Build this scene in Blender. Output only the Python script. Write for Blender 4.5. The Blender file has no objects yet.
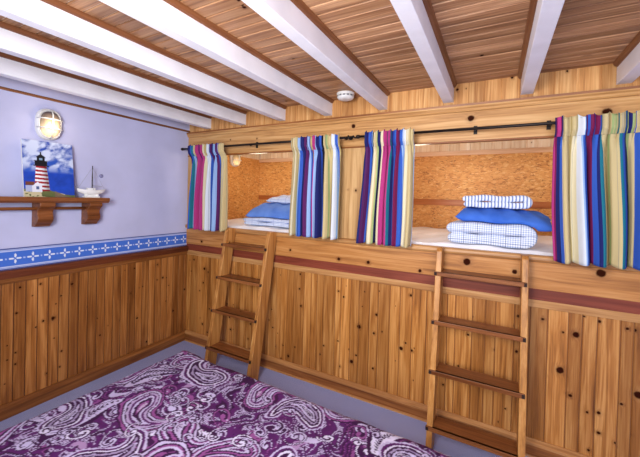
import bpy, bmesh, math, random
import numpy as np
from mathutils import Vector, Matrix
random.seed(7)
PI = math.pi
COL = bpy.context.scene.collection
S = bpy.context.scene

# ------------------------------------------------------------------ colour + node helpers
def lin(c):
    return tuple(((v/255.0)/12.92 if v/255.0 <= .04045 else ((v/255.0+.055)/1.055)**2.4) for v in c)
def rgba(c): return (*lin(c), 1.0)

class NT:
    def __init__(s, name, rough=.5, spec=.5):
        s.mat = bpy.data.materials.new(name); s.mat.use_nodes = True
        s.t = s.mat.node_tree; s.t.nodes.clear()
        s.out = s.n('ShaderNodeOutputMaterial'); s.b = s.n('ShaderNodeBsdfPrincipled')
        s.b.inputs['Roughness'].default_value = rough
        s.b.inputs['Specular IOR Level'].default_value = spec
        s.l(s.b.outputs[0], s.out.inputs[0])
    def n(s, t, **k):
        nd = s.t.nodes.new(t)
        for a, v in k.items(): setattr(nd, a, v)
        return nd
    def l(s, a, b): s.t.links.new(a, b)
    def put(s, sock, v):
        if hasattr(v, 'is_output'): s.l(v, sock)
        else: sock.default_value = v
    def m(s, op, a, b=0.0, c=0.0, clamp=False):
        nd = s.n('ShaderNodeMath', operation=op, use_clamp=clamp)
        s.put(nd.inputs[0], a); s.put(nd.inputs[1], b); s.put(nd.inputs[2], c)
        return nd.outputs[0]
    def mix(s, f, a, b, mode='MIX'):
        nd = s.n('ShaderNodeMix', data_type='RGBA', blend_type=mode)
        s.put(nd.inputs[0], f)
        s.put(nd.inputs[6], a); s.put(nd.inputs[7], b)
        return nd.outputs[2]
    def ramp(s, f, stops, interp='LINEAR'):
        nd = s.n('ShaderNodeValToRGB'); cr = nd.color_ramp; cr.interpolation = interp
        while len(cr.elements) < len(stops): cr.elements.new(.5)
        for e, (p, c) in zip(cr.elements, stops): e.position = p; e.color = c
        s.put(nd.inputs[0], f); return nd.outputs[0]
    def noise(s, v, scale=5, detail=3, rough=.5, dist=0):
        nd = s.n('ShaderNodeTexNoise'); s.put(nd.inputs['Vector'], v)
        nd.inputs['Scale'].default_value = scale; nd.inputs['Detail'].default_value = detail
        nd.inputs['Roughness'].default_value = rough; nd.inputs['Distortion'].default_value = dist
        return nd.outputs[0]
    def obj(s): return s.n('ShaderNodeTexCoord').outputs['Object']
    def sep(s, v):
        nd = s.n('ShaderNodeSeparateXYZ'); s.l(v, nd.inputs[0]); return nd.outputs
    def comb(s, x=0., y=0., z=0.):
        nd = s.n('ShaderNodeCombineXYZ')
        for i, v in enumerate((x, y, z)): s.put(nd.inputs[i], v)
        return nd.outputs[0]
    def bump(s, h, strength=.3, dist=.01):
        nd = s.n('ShaderNodeBump'); nd.inputs['Strength'].default_value = strength
        nd.inputs['Distance'].default_value = dist; s.l(h, nd.inputs['Height'])
        s.l(nd.outputs[0], s.b.inputs['Normal'])
    def col(s, c): s.put(s.b.inputs['Base Color'], c)

def plain(name, c, rough=.5, var=.06, scale=12, metal=0., bump=0.0):
    t = NT(name, rough)
    n = t.noise(t.obj(), scale, 4)
    a = rgba([max(0, v*(1-var)) for v in c]); b = rgba([min(255, v*(1+var)) for v in c])
    t.col(t.ramp(n, [(.3, a), (.7, b)])); t.b.inputs['Metallic'].default_value = metal
    if bump: t.bump(t.noise(t.obj(), 180, 2), bump, .004)
    return t.mat

def pine(name, along, dark, mid, light, tone=.25, knots=(8., .4, .012), explicit=(), rough=.38, streak=1.0, objrand=False):
    """knotty pine: 'along' = axis of the grain; board tone from the face attribute bid."""
    t = NT(name, rough, .3)
    o = t.sep(t.obj()); ax = 'XYZ'.index(along)
    a = o[ax]; b = o[(ax+1) % 3]; c = o[(ax+2) % 3]
    at = t.n('ShaderNodeAttribute', attribute_name='bid'); bid = at.outputs['Fac']
    if objrand:
        bid = t.m('ADD', bid, t.n('ShaderNodeObjectInfo').outputs['Random'])
    off = t.m('MULTIPLY', bid, 37.0)
    # knots: one candidate per Voronoi cell
    vv = t.comb(t.m('ADD', a, off), t.m('ADD', b, c), 0.)
    vo = t.n('ShaderNodeTexVoronoi', voronoi_dimensions='2D'); vo.inputs['Scale'].default_value = knots[0]
    wob = t.noise(t.obj(), 60, 1)
    t.l(vv, vo.inputs['Vector'])
    d = t.m('DIVIDE', vo.outputs['Distance'], knots[0])          # metres
    d = t.m('ADD', d, t.m('MULTIPLY', t.m('SUBTRACT', wob, .5), .006))
    rs = t.sep(vo.outputs['Color'])
    has = t.m('LESS_THAN', rs[0], knots[1])
    rad = t.m('MULTIPLY', t.m('ADD', .35, t.m('MULTIPLY', rs[1], .9)), knots[2])
    core = t.m('MULTIPLY', has, t.m('SUBTRACT', 1.0, t.m('DIVIDE', t.m('SUBTRACT', d, t.m('MULTIPLY', rad, .6)), t.m('MULTIPLY', rad, .5)), clamp=True))
    core = t.m('MINIMUM', core, 1.0); core = t.m('MAXIMUM', core, 0.0)
    halo = t.m('MULTIPLY', has, t.m('SUBTRACT', 1.0, t.m('DIVIDE', d, t.m('MULTIPLY', rad, 3.2)), clamp=True))
    for (pa, pb, pc, r) in explicit:                               # positions in object axes order (x,y,z)
        pos = (pa, pb, pc)
        q = t.n('ShaderNodeVectorMath', operation='SUBTRACT'); t.l(t.obj(), q.inputs[0]); q.inputs[1].default_value = pos
        ln = t.n('ShaderNodeVectorMath', operation='LENGTH'); t.l(q.outputs[0], ln.inputs[0])
        dd = t.m('ADD', ln.outputs['Value'], t.m('MULTIPLY', t.m('SUBTRACT', wob, .5), .008))
        k = t.m('SUBTRACT', 1.0, t.m('DIVIDE', t.m('SUBTRACT', dd, r*.75), r*.35), clamp=True)
        core = t.m('MAXIMUM', core, t.m('MINIMUM', k, 1.0))
        halo = t.m('MAXIMUM', halo, t.m('SUBTRACT', 1.0, t.m('DIVIDE', dd, r*3.0), clamp=True))
    bend = t.m('MULTIPLY', t.m('POWER', halo, 2.0), .018)
    g1 = t.comb(t.m('ADD', t.m('MULTIPLY', a, .9), off), t.m('MULTIPLY', t.m('ADD', b, bend), 14.), t.m('MULTIPLY', t.m('ADD', c, bend), 14.))
    n1 = t.noise(g1, 1.6, 4, .55, .9)
    g2 = t.comb(t.m('ADD', t.m('MULTIPLY', a, 2.0), off), t.m('MULTIPLY', t.m('ADD', b, bend), 90.), t.m('MULTIPLY', t.m('ADD', c, bend), 90.))
    n2 = t.noise(g2, 1.3, 3, .6, .3)
    f = t.m('ADD', t.m('MULTIPLY', n1, .62), t.m('MULTIPLY', n2, .38*streak))
    base = t.ramp(f, [(.30, rgba(dark)), (.47, rgba(mid)), (.66, rgba(light))])
    # board to board tone
    k = t.m('ADD', 1.0-tone*.55, t.m('MULTIPLY', t.m('FRACT', t.m('MULTIPLY', bid, 7.31)), tone))
    kk = t.comb(k, t.m('POWER', k, 1.15), t.m('POWER', k, 1.3))
    base = t.mix(1.0, base, kk, 'MULTIPLY')
    base = t.mix(t.m('MULTIPLY', t.m('POWER', halo, 1.8), .7), base, rgba([dark[0]*.72, dark[1]*.60, dark[2]*.5]))
    base = t.mix(t.m('MULTIPLY', core, .97), base, rgba((44, 14, 10)))
    t.col(base); t.put(t.b.inputs['Specular IOR Level'], t.m('MULTIPLY', t.m('SUBTRACT', 1.0, core), .3))
    t.bump(n2, .10, .003)
    return t.mat

def osb(name):
    t = NT(name, .6)
    o = t.obj()
    mp = t.n('ShaderNodeMapping'); mp.inputs['Scale'].default_value = (.55, .55, 1.3); t.l(o, mp.inputs[0])
    v1 = t.n('ShaderNodeTexVoronoi'); v1.inputs['Scale'].default_value = 75; 
    nz = t.n('ShaderNodeTexNoise'); nz.inputs['Scale'].default_value = 22; t.l(mp.outputs[0], nz.inputs[0])
    ad = t.mix(.05, mp.outputs[0], nz.outputs['Color']); t.l(ad, v1.inputs['Vector'])
    r = t.sep(v1.outputs['Color'])[0]
    c = t.ramp(r, [(.0, rgba((166, 104, 50))), (.14, rgba((204, 140, 72))), (.5, rgba((214, 154, 84))), (.85, rgba((222, 168, 98))), (1., rgba((232, 188, 126)))])
    n = t.noise(mp.outputs[0], 42, 4, .7, 1.2)
    patch = t.noise(o, 4.5, 3, .55)
    spots = t.m('MULTIPLY', t.m('LESS_THAN', n, t.m('ADD', .27, t.m('MULTIPLY', patch, .26))), .85)
    c = t.mix(spots, c, rgba((124, 64, 20)))
    n3 = t.noise(o, 3.0, 2)
    c = t.mix(t.m('MULTIPLY', n3, .45), c, rgba((196, 128, 62)))
    t.col(c); t.bump(n, .25, .004)
    return t.mat

def vcol(name, rough=.8, bumpscale=0, spec=.3):
    t = NT(name, rough, spec)
    a = t.n('ShaderNodeAttribute', attribute_name='paint')
    t.col(a.outputs['Color'])
    if bumpscale: t.bump(t.noise(t.obj(), bumpscale, 3), .25, .003)
    return t.mat

def lens_mat():
    t = NT('lit_frosted_glass', .15); o = t.sep(t.obj())
    g = t.m('DIVIDE', t.m('SUBTRACT', .075, o[2]), .15, clamp=True)
    t.col(t.ramp(g, [(0., rgba((96, 84, 84))), (.4, rgba((168, 146, 120))), (1., rgba((255, 236, 200)))]))  # dark reflection painted on the upper lens, colour warming toward the lit bottom
    t.b.inputs['Emission Color'].default_value = rgba((255, 206, 132))
    t.put(t.b.inputs['Emission Strength'], t.m('MULTIPLY', t.m('POWER', g, 1.7), .75)); return t.mat
def emit(name, c, strength, base=(255, 240, 210)):
    t = NT(name, .3); t.col(rgba(base))
    t.b.inputs['Emission Color'].default_value = rgba(c); t.b.inputs['Emission Strength'].default_value = strength
    return t.mat

# ------------------------------------------------------------------ mesh helpers
class MB:
    def __init__(s): s.v = []; s.f = []; s.bid = []; s.mi = []; s.uv = None
    def _f(s, f, bid=0., mi=0): s.f.append(tuple(f)); s.bid.append(bid); s.mi.append(mi)
    def box(s, x0, x1, y0, y1, z0, z1, bid=0., mi=0):
        b = len(s.v)
        s.v += [(x0,y0,z0),(x1,y0,z0),(x1,y1,z0),(x0,y1,z0),(x0,y0,z1),(x1,y0,z1),(x1,y1,z1),(x0,y1,z1)]
        for f in ((0,3,2,1),(4,5,6,7),(0,1,5,4),(1,2,6,5),(2,3,7,6),(3,0,4,7)): s._f([b+i for i in f], bid, mi)
        return s
    def prism(s, poly, d0, d1, axis='X', bid=0., mi=0):
        """poly: 2-D outline in the plane of the two remaining axes (in order Y,Z / X,Z / X,Y), extruded d0..d1."""
        b = len(s.v); n = len(poly)
        def P(p, d):
            return {'X': (d, p[0], p[1]), 'Y': (p[0], d, p[1]), 'Z': (p[0], p[1], d)}[axis]
        s.v += [P(p, d0) for p in poly] + [P(p, d1) for p in poly]
        s._f(range(b, b+n), bid, mi); s._f(range(b+2*n-1, b+n-1, -1), bid, mi)
        for i in range(n):
            j = (i+1) % n; s._f((b+i, b+n+i, b+n+j, b+j), bid, mi)
        return s
    def tube(s, path, r, n=8, cap=True, mi=0):
        path = [Vector(p) for p in path]; b = len(s.v); m = len(path)
        rr = r if isinstance(r, (list, tuple)) else [r]*m
        up = Vector((0, 0, 1))
        for i, p in enumerate(path):
            t = (path[min(i+1, m-1)] - path[max(i-1, 0)]).normalized()
            u = up if abs(t.dot(up)) < .95 else Vector((1, 0, 0))
            e1 = t.cross(u).normalized(); e2 = t.cross(e1)
            for k in range(n):
                a = 2*PI*k/n; q = p + (e1*math.cos(a) + e2*math.sin(a))*rr[i]; s.v.append(tuple(q))
        for i in range(m-1):
            for k in range(n):
                l = (k+1) % n
                s._f((b+i*n+k, b+i*n+l, b+(i+1)*n+l, b+(i+1)*n+k), 0., mi)
        if cap:
            s._f(range(b+n-1, b-1, -1), 0., mi); s._f(range(b+(m-1)*n, b+m*n), 0., mi)
        return s
    def lathe(s, prof, c=(0, 0, 0), axis='Z', n=24, mi=0):
        """prof: (radius, height) list"""
        b = len(s.v); m = len(prof)
        for (r, h) in prof:
            for k in range(n):
                a = 2*PI*k/n; x, y = r*math.cos(a), r*math.sin(a)
                p = {'Z': (x, y, h), 'X': (h, x, y), 'Y': (x, h, y)}[axis]
                s.v.append((c[0]+p[0], c[1]+p[1], c[2]+p[2]))
        for i in range(m-1):
            for k in range(n):
                l = (k+1) % n; s._f((b+i*n+k, b+i*n+l, b+(i+1)*n+l, b+(i+1)*n+k), 0., mi)
        s._f(range(b+n-1, b-1, -1), 0., mi); s._f(range(b+(m-1)*n, b+m*n), 0., mi)
        return s
    def grid(s, fn, nu, nv, mi=0, closed_u=False):
        b = len(s.v)
        for j in range(nv+1):
            for i in range(nu+1): s.v.append(tuple(fn(i/nu, j/nv)))
        for j in range(nv):
            for i in range(nu):
                p = b+j*(nu+1)+i; s._f((p, p+1, p+nu+2, p+nu+1), 0., mi)
        return s
    def build(s, name, mats, parent=None, smooth=False, bevel=0., loc=None, fixn=True, subsurf=0):
        me = bpy.data.meshes.new(name); me.from_pydata(s.v, [], s.f)
        for m in (mats if isinstance(mats, (list, tuple)) else [mats]): me.materials.append(m)
        at = me.attributes.new('bid', 'FLOAT', 'FACE'); at.data.foreach_set('value', s.bid)
        me.polygons.foreach_set('material_index', s.mi)
        if smooth: me.polygons.foreach_set('use_smooth', [True]*len(s.f))
        me.update()
        if fixn:
            bm = bmesh.new(); bm.from_mesh(me); bmesh.ops.recalc_face_normals(bm, faces=bm.faces); bm.to_mesh(me); bm.free()
        o = bpy.data.objects.new(name, me); COL.objects.link(o)
        if parent is not None: o.parent = parent
        if loc is not None: o.location = loc
        if bevel:
            md = o.modifiers.new('soft_edge', 'BEVEL'); md.width = bevel; md.segments = 2; md.limit_method = 'ANGLE'; md.angle_limit = .6
        if subsurf:
            md = o.modifiers.new('soft', 'SUBSURF'); md.levels = subsurf; md.render_levels = subsurf
        return o

def tag(o, label, cat, group=None, kind=None):
    o['label'] = label; o['category'] = cat
    if group: o['group'] = group
    if kind: o['kind'] = kind
    return o
def thing(name, label, cat, loc=(0, 0, 0), group=None):
    o = bpy.data.objects.new(name, None); COL.objects.link(o); o.location = loc; o.empty_display_size = .1
    return tag(o, label, cat, group)
def struct(o): o['kind'] = 'structure'; return o

def boards(P0, U, V, N, length, height, w, gw=.006, gd=.005, mi_groove=0, mb=None, seed=1, jit=0.):
    """tongue-and-groove panel: boards of width w stacked along U, running along V, facing N."""
    mb = mb or MB(); rnd = random.Random(seed)
    P0, U, V, N = map(Vector, (P0, U, V, N))
    edges = [0.0]
    while edges[-1] < length-1e-6: edges.append(min(length, edges[-1] + w*(1+rnd.uniform(-jit, jit))))
    for i in range(len(edges)-1):
        a, b = edges[i], edges[i+1]; bid = rnd.random()
        prof = [(a, -gd), (a+gw*.35, -gd), (a+gw, 0), (b-gw, 0), (b-gw*.35, -gd), (b, -gd)] if b-a > 3*gw else [(a, -gd), (b, -gd)]
        for k in range(len(prof)-1):
            q = []
            for (u, n), h in ((prof[k], 0), (prof[k+1], 0), (prof[k+1], height), (prof[k], height)):
                q.append(tuple(P0 + U*u + V*h + N*n))
            bb = len(mb.v); mb.v += q
            mb._f((bb, bb+1, bb+2, bb+3), bid, mi_groove if k in (0, 4) and len(prof) > 2 else 0)
    return mb

def paint_mesh(o, cols):
    me = o.data; at = me.attributes.new('paint', 'FLOAT_COLOR', 'POINT')
    c = np.ones((len(me.vertices), 4), np.float32); c[:, :3] = cols.reshape(-1, 3); at.data.foreach_set('color', c.ravel())

def npgrid(name, pos, mat, parent=None, smooth=True, loc=None):
    """pos: (nv,nu,3) array -> mesh"""
    nv, nu, _ = pos.shape
    me = bpy.data.meshes.new(name)
    me.vertices.add(nu*nv); me.vertices.foreach_set('co', pos.astype(np.float32).ravel())
    i = np.arange((nv-1)*(nu-1)); r = i//(nu-1); c = i % (nu-1); p = r*nu+c
    idx = np.stack([p, p+1, p+nu+1, p+nu], 1).astype(np.int32)
    me.loops.add(idx.size); me.loops.foreach_set('vertex_index', idx.ravel())
    me.polygons.add(len(idx)); me.polygons.foreach_set('loop_start', np.arange(0, idx.size, 4, dtype=np.int32))
    me.polygons.foreach_set('use_smooth', np.full(len(idx), smooth)); me.update(calc_edges=True); me.validate()
    me.materials.append(mat)
    o = bpy.data.objects.new(name, me); COL.objects.link(o)
    if parent is not None: o.parent = parent
    if loc is not None: o.location = loc
    return o
def L(c): return np.array(lin(c), np.float32)
def vnoise(x, y, seed=0):
    """smooth value noise, vectorised"""
    rs = np.random.RandomState(seed); T = rs.rand(64, 64)
    xi = np.floor(x).astype(int); yi = np.floor(y).astype(int); fx = x-xi; fy = y-yi
    fx = fx*fx*(3-2*fx); fy = fy*fy*(3-2*fy)
    a = T[yi % 64, xi % 64]; b = T[yi % 64, (xi+1) % 64]; c = T[(yi+1) % 64, xi % 64]; d = T[(yi+1) % 64, (xi+1) % 64]
    return (a*(1-fx)+b*fx)*(1-fy)+(c*(1-fx)+d*fx)*fy
def fbm(x, y, seed=0, o=4):
    s = 0; a = .5
    for k in range(o): s = s + a*vnoise(x*2**k, y*2**k, seed+k); a *= .5
    return s

# ------------------------------------------------------------------ materials
M = {}
M['wainscot'] = pine('knotty_pine_boards_back', 'Z', (100, 56, 22), (168, 108, 50), (210, 154, 90), .50, (7.5, .55, .0085),
    [(1.985, .0, .55, .016), (1.93, 0, .26, .014), (3.34, 0, .79, .017), (3.27, 0, .56, .02), (3.62, 0, .52, .02), (.27, 0, .79, .014), (2.32, 0, .46, .014)])
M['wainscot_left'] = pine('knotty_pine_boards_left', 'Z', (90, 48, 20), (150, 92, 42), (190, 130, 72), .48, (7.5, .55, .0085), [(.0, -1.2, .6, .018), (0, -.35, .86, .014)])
M['ceiling'] = pine('pine_ceiling_boards', 'X', (106, 68, 44), (164, 116, 80), (206, 160, 120), .52, (4.5, .35, .012))
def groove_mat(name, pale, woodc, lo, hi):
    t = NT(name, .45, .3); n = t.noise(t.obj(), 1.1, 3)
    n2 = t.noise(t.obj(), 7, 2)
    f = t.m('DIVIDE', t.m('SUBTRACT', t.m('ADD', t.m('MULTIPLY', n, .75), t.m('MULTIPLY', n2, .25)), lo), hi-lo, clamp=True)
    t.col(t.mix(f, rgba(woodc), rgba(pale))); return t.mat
M['groove'] = groove_mat('painted_groove_glint', (236, 220, 202), (126, 84, 54), .26, .52)  # pale tone paints flash highlights into the ceiling board grooves
M['groove_w'] = plain('dark_board_joint', (118, 70, 30), .5)
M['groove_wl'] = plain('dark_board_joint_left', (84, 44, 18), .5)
M['upper'] = pine('upright_pine_boards', 'Z', (142, 88, 46), (194, 138, 82), (224, 178, 120), .42, (6, .2, .008))
M['inner'] = pine('pale_pine_boards', 'Z', (214, 178, 138), (238, 214, 184), (250, 236, 216), .2, (6, .2, .008))
M['header'] = pine('pine_header_board', 'X', (156, 106, 60), (202, 152, 96), (226, 184, 130), .12, (3, .1, .006),
    [(1.895, -.012, 2.128, .017), (2.74, -.012, 2.112, .021), (3.44, -.012, 2.08, .024), (.93, -.012, 2.09, .008), (.6, -.012, 2.1, .007)], streak=.8)
M['ledge'] = pine('pine_ledge_board', 'X', (136, 84, 42), (186, 126, 68), (212, 158, 100), .12, (3, .12, .007),
    [(2.744, -.012, 1.152, .024), (3.44, -.012, 1.168, .024), (1.80, -.012, 1.065, .013), (2.05, -.012, 1.068, .013), (2.44, -.012, 1.052, .012), (.235, -.012, 1.07, .012), (1.33, -.012, 1.09, .01), (3.02, -.012, 1.12, .015), (.82, -.012, 1.08, .012), (.93, -.012, 1.085, .01)], streak=.8)
M['frame'] = pine('pine_frame', 'X', (146, 96, 54), (186, 136, 84), (212, 166, 114), .1, (3, .1, .006), streak=.8)
M['post'] = pine('pine_post', 'Z', (164, 120, 74), (202, 160, 108), (224, 188, 138), .1, (4, .1, .006), [(1.93, 0, 1.62, .012), (1.86, 0, 1.625, .008)], streak=.7)
M['red'] = pine('redwood_strip', 'X', (96, 40, 26), (130, 62, 44), (152, 80, 58), .1, (3, .0, .004), streak=.7)
M['brown_x'] = pine('stained_pine_base', 'X', (106, 56, 24), (150, 92, 46), (180, 122, 70), .1, (3, .0, .004), streak=.7)
M['cap_x'] = pine('pine_base_cap', 'X', (140, 88, 46), (186, 132, 80), (212, 164, 112), .1, (3, .0, .004), streak=.7)
M['brown_y'] = pine('stained_pine_base_left', 'Y', (100, 54, 24), (140, 86, 42), (168, 112, 62), .1, (3, .0, .004), streak=.7)
M['rail_y'] = pine('dark_stained_rail', 'Y', (74, 34, 18), (104, 52, 30), (126, 70, 42), .1, (3, .0, .004), streak=.7)
M['ladder'] = pine('honey_pine_ladder', 'Z', (132, 82, 38), (184, 126, 66), (212, 160, 98), .12, (4, .2, .010), streak=.8, objrand=True)
M['tread'] = pine('brown_pine_tread', 'X', (92, 48, 22), (132, 78, 40), (164, 106, 62), .15, (4, .1, .008), streak=.8, objrand=True)
M['shelf'] = pine('walnut_stained_shelf', 'Y', (88, 46, 20), (128, 74, 38), (156, 98, 56), .1, (3, .1, .008), streak=.8)
M['covetrim'] = pine('stained_cove_trim', 'Y', (84, 46, 26), (124, 76, 46), (150, 98, 62), .1, (3, .0, .004))
M['paletrim'] = pine('pale_pink_batten', 'X', (206, 156, 118), (230, 190, 156), (242, 214, 188), .1, (3, .0, .004))
M['osb'] = osb('strand_board')
M['band'] = pine('reddish_batten', 'X', (132, 70, 34), (170, 98, 50), (190, 120, 68), .1, (3, .1, .006))
M['white_paint'] = plain('white_beam_paint', (238, 238, 246), .45, .03, 6, bump=.08)
M['plaster'] = plain('lavender_wall_paint', (190, 193, 228), .75, .03, 3, bump=.12)
M['iron'] = plain('black_iron', (34, 26, 24), .45, .15, 30, .6)
M['peg'] = plain('dark_wood_peg', (40, 22, 18), .9)
M['white_plastic'] = plain('white_plastic', (236, 236, 236), .4, .02)
M['grey_plastic'] = plain('grey_plastic', (120, 122, 130), .5, .03)
M['stud'] = plain('grey_lavender_stud', (128, 128, 168), .5, .03)
M['chrome'] = plain('light_wire', (226, 226, 224), .35, .03, 10, .1)
M['lens'] = lens_mat()
M['sheet'] = plain('white_sheet', (236, 236, 244), .9, .03, 5, bump=.1)
M['wood_dark'] = plain('dark_bed_frame', (70, 42, 28), .5, .15)

def carpet():
    t = NT('blue_grey_carpet', .95, .1)
    n = t.noise(t.obj(), 260, 3, .7); n2 = t.noise(t.obj(), 9, 3)
    c = t.ramp(n, [(.3, rgba((132, 142, 202))), (.7, rgba((194, 204, 250)))])
    c = t.mix(t.m('MULTIPLY', n2, .35), c, rgba((156, 166, 224)))
    t.col(c); t.bump(n, .6, .006); return t.mat
M['carpet'] = carpet()

def cloth(name, kind, c1, c2, c3=None):
    t = NT(name, .9, .2); o = t.sep(t.obj())
    q = t.m('ADD', o[1], o[2])
    if kind == 'solid':
        n = t.noise(t.obj(), 7, 3); t.col(t.ramp(n, [(.3, rgba(c1)), (.7, rgba(c2))]))
    if kind == 'check':
        def lines(x, per, duty): return t.m('LESS_THAN', t.m('FRACT', t.m('MULTIPLY', x, 1/per)), duty)
        fine = t.m('MULTIPLY', t.m('ADD', lines(o[0], .014, .36), lines(q, .014, .36)), .40)
        bold = t.m('MAXIMUM', lines(o[0], .085, .05), lines(q, .06, .07))
        c = t.mix(fine, rgba(c1), rgba(c2)); c = t.mix(t.m('MULTIPLY', bold, .5), c, rgba(c3 or c2)); t.col(c)
    if kind == 'stripe':
        x = t.m('ADD', o[0], t.m('MULTIPLY', o[1], .35))
        f = t.m('LESS_THAN', t.m('FRACT', t.m('MULTIPLY', x, 1/.021)), .40)
        t.col(t.mix(t.m('MULTIPLY', f, .8), rgba(c1), rgba(c2)))
    t.bump(t.noise(t.obj(), 400, 2), .3, .002)
    return t.mat
M['blue'] = cloth('blue_cotton', 'solid', (52, 98, 196), (74, 122, 220))
M['blue_l'] = cloth('soft_blue_cotton', 'solid', (86, 124, 206), (110, 150, 226))
M['check'] = cloth('blue_check_cotton', 'check', (226, 232, 246), (84, 122, 186), (40, 62, 124))
M['check_l'] = cloth('blue_plaid_cotton', 'check', (222, 230, 246), (96, 132, 204), (48, 82, 170))
M['stripe'] = cloth('blue_stripe_cotton', 'stripe', (228, 234, 246), (62, 100, 178))

# ------------------------------------------------------------------ room dimensions (metres)
ZC = 2.355; XR = 4.6; YF = -4.0; D = 1.19
BEAMS = [.250, .712, 1.166, 1.630, 2.095, 2.560, 3.020, 3.480, 3.945]; BW = .066; BZ = 2.235

# floor, ceiling, walls
struct(MB().box(0, XR, YF, 0.05, -.05, 0).build('floor', M['carpet']))
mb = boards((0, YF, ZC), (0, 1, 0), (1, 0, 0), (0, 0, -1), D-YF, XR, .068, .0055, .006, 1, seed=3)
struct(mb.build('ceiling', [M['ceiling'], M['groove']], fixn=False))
struct(MB().box(-.1, 0, YF, 0, 0, ZC).build('wall_left', M['plaster']))
struct(MB().box(XR, XR+.1, YF, D, 0, ZC).build('wall_right', M['plaster']))
mb = boards((0.012, -4, 0), (0, 1, 0), (0, 0, 1), (1, 0, 0), 4.0, .94, .066, .006, .006, 1, seed=5)
struct(mb.build('wall_left_wainscot', [M['wainscot_left'], M['groove_wl']], fixn=False))
mb = boards((0.0, 0.0, 0), (1, 0, 0), (0, 0, 1), (0, -1, 0), XR, .94, .078, .0042, .005, 1, seed=8, jit=.38)
struct(mb.build('wall_back_wainscot', [M['wainscot'], M['groove_w']], fixn=False))
# the short upright boards above the header, one run per bay between the beams
mb = MB(); xs = [0.0] + [e for b in BEAMS for e in (b-.001, b+BW+.001)] + [XR]
for i in range(0, len(xs), 2):
    boards((xs[i], .0, 2.19), (1, 0, 0), (0, 0, 1), (0, -1, 0), xs[i+1]-xs[i], ZC-2.19, .105, .003, .003, mb=mb, seed=20+i, jit=.15)
for b in BEAMS: mb.box(b, b+BW, .004, .01, 2.19, BZ)
struct(mb.build('wall_back_upper', M['upper'], fixn=False))

# baseboards
def profile(name, pts, d0, d1, axis, mat): return struct(MB().prism(pts, d0, d1, axis).build(name, mat))
# back (runs along X, profile in Y,Z)
struct(MB().prism([(0, 0), (-.022, 0), (-.022, .074), (0, .074)], 0.02, XR, 'X').build('baseboard_back', M['brown_x'], bevel=.003))
struct(MB().prism([(0, .074), (-.03, .074), (-.03, .086), (-.016, .098), (-.010, .104), (0, .104)], 0.02, XR, 'X').build('trim_1', M['cap_x']))
struct(MB().prism([(-.034, 0), (-.022, 0), (-.022, .012), (-.03, .010)], 0.02, XR, 'X').build('trim_2', M['cap_x']))
# left (runs along Y, profile in X,Z)
struct(MB().prism([(.0, 0), (.034, 0), (.034, .062), (.0, .062)], YF, 0, 'Y').build('baseboard_left', M['brown_y'], bevel=.003))
struct(MB().prism([(0, .062), (.042, .062), (.042, .074), (.028, .09), (.022, .098), (0, .098)], YF, 0, 'Y').build('trim_3', M['brown_y']))
# rails on the left wall
struct(MB().prism([(0, .952), (.034, .952), (.034, .99), (.026, 1.004), (.0, 1.008)], YF, 0, 'Y').build('trim_4', M['rail_y'], bevel=.003))
struct(MB().prism([(0, .915), (.016, .915), (.024, .93), (.026, .952), (0, .952)], YF, 0, 'Y').build('trim_5', M['brown_y']))
struct(MB().prism([(0, 2.214), (.014, 2.214), (.016, 2.224), (.010, 2.232), (0, 2.234)], YF, 0, 'Y').build('trim_6', M['covetrim']))
# bunk front: rails, red strip, deep board, ledge lip
struct(MB().box(0, XR, -.012, 0, .916, .963).build('trim_7', M['frame'], bevel=.003))
struct(MB().box(0, XR, -.007, 0, .963, 1.030).build('trim_8', M['red']))
struct(MB().box(0, XR, -.012, .02, 1.030, 1.196).build('trim_9', M['ledge'], bevel=.004))
struct(MB().prism([(.02, 1.196), (-.012, 1.196), (-.022, 1.200), (-.028, 1.212), (-.026, 1.228), (-.018, 1.236), (.02, 1.236)], 0, XR, 'X').build('trim_10', M['frame']))
# header over the openings with moulding
struct(MB().box(0, XR, -.012, .03, 1.965, 2.160).build('trim_11', M['header'], bevel=.004))
struct(MB().prism([(0.004, 2.16), (-.018, 2.16), (-.024, 2.168), (-.024, 2.178), (-.034, 2.186), (-.034, 2.194), (.004, 2.202)], 0, XR, 'X').build('trim_12', M['header']))
struct(MB().prism([(.0, 2.194), (-.036, 2.194), (-.038, 2.206), (.0, 2.208)], 0, XR, 'X').build('trim_13', M['brown_x']))
struct(MB().box(0, XR, -.014, .03, 1.955, 1.966).build('trim_14', M['brown_x']))
struct(MB().box(0, .10, -.010, .03, 1.236, 1.965).build('trim_15', M['post'], bevel=.003))
struct(MB().box(1.70, 2.10, -.008, .03, 1.236, 1.965).build('trim_16', M['post'], bevel=.003))
# bunk alcove
ZB = 1.10
struct(MB().box(0, XR, .02, D, ZB-.03, ZB).build('floor_bunk_platform', M['osb']))
struct(MB().box(-.02, XR, D, D+.02, ZB, 2.037).build('wall_bunk_back', M['osb']))
mb = boards((0, D, 2.037), (1, 0, 0), (0, 0, 1), (0, -1, 0), XR, ZC-2.037, .095, .004, .004, seed=40)
struct(mb.build('wall_bunk_back_upper', M['inner'], fixn=False))
struct(MB().box(0, XR, D-.012, D, 1.512, 1.574).build('trim_17', M['band'], bevel=.003))
struct(MB().box(0, XR, D-.02, D, 2.026, 2.072).build('trim_18', M['paletrim'], bevel=.003))
struct(MB().box(-.02, 0, 0, D, ZB, 2.06).build('wall_bunk_left', M['osb']))
struct(MB().box(-.02, 0, 0, D, 2.06, ZC).build('wall_bunk_left_upper', M['inner']))
struct(MB().box(1.885, 1.915, .03, D, ZB, 2.06).build('wall_bunk_divider', M['osb']))

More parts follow.
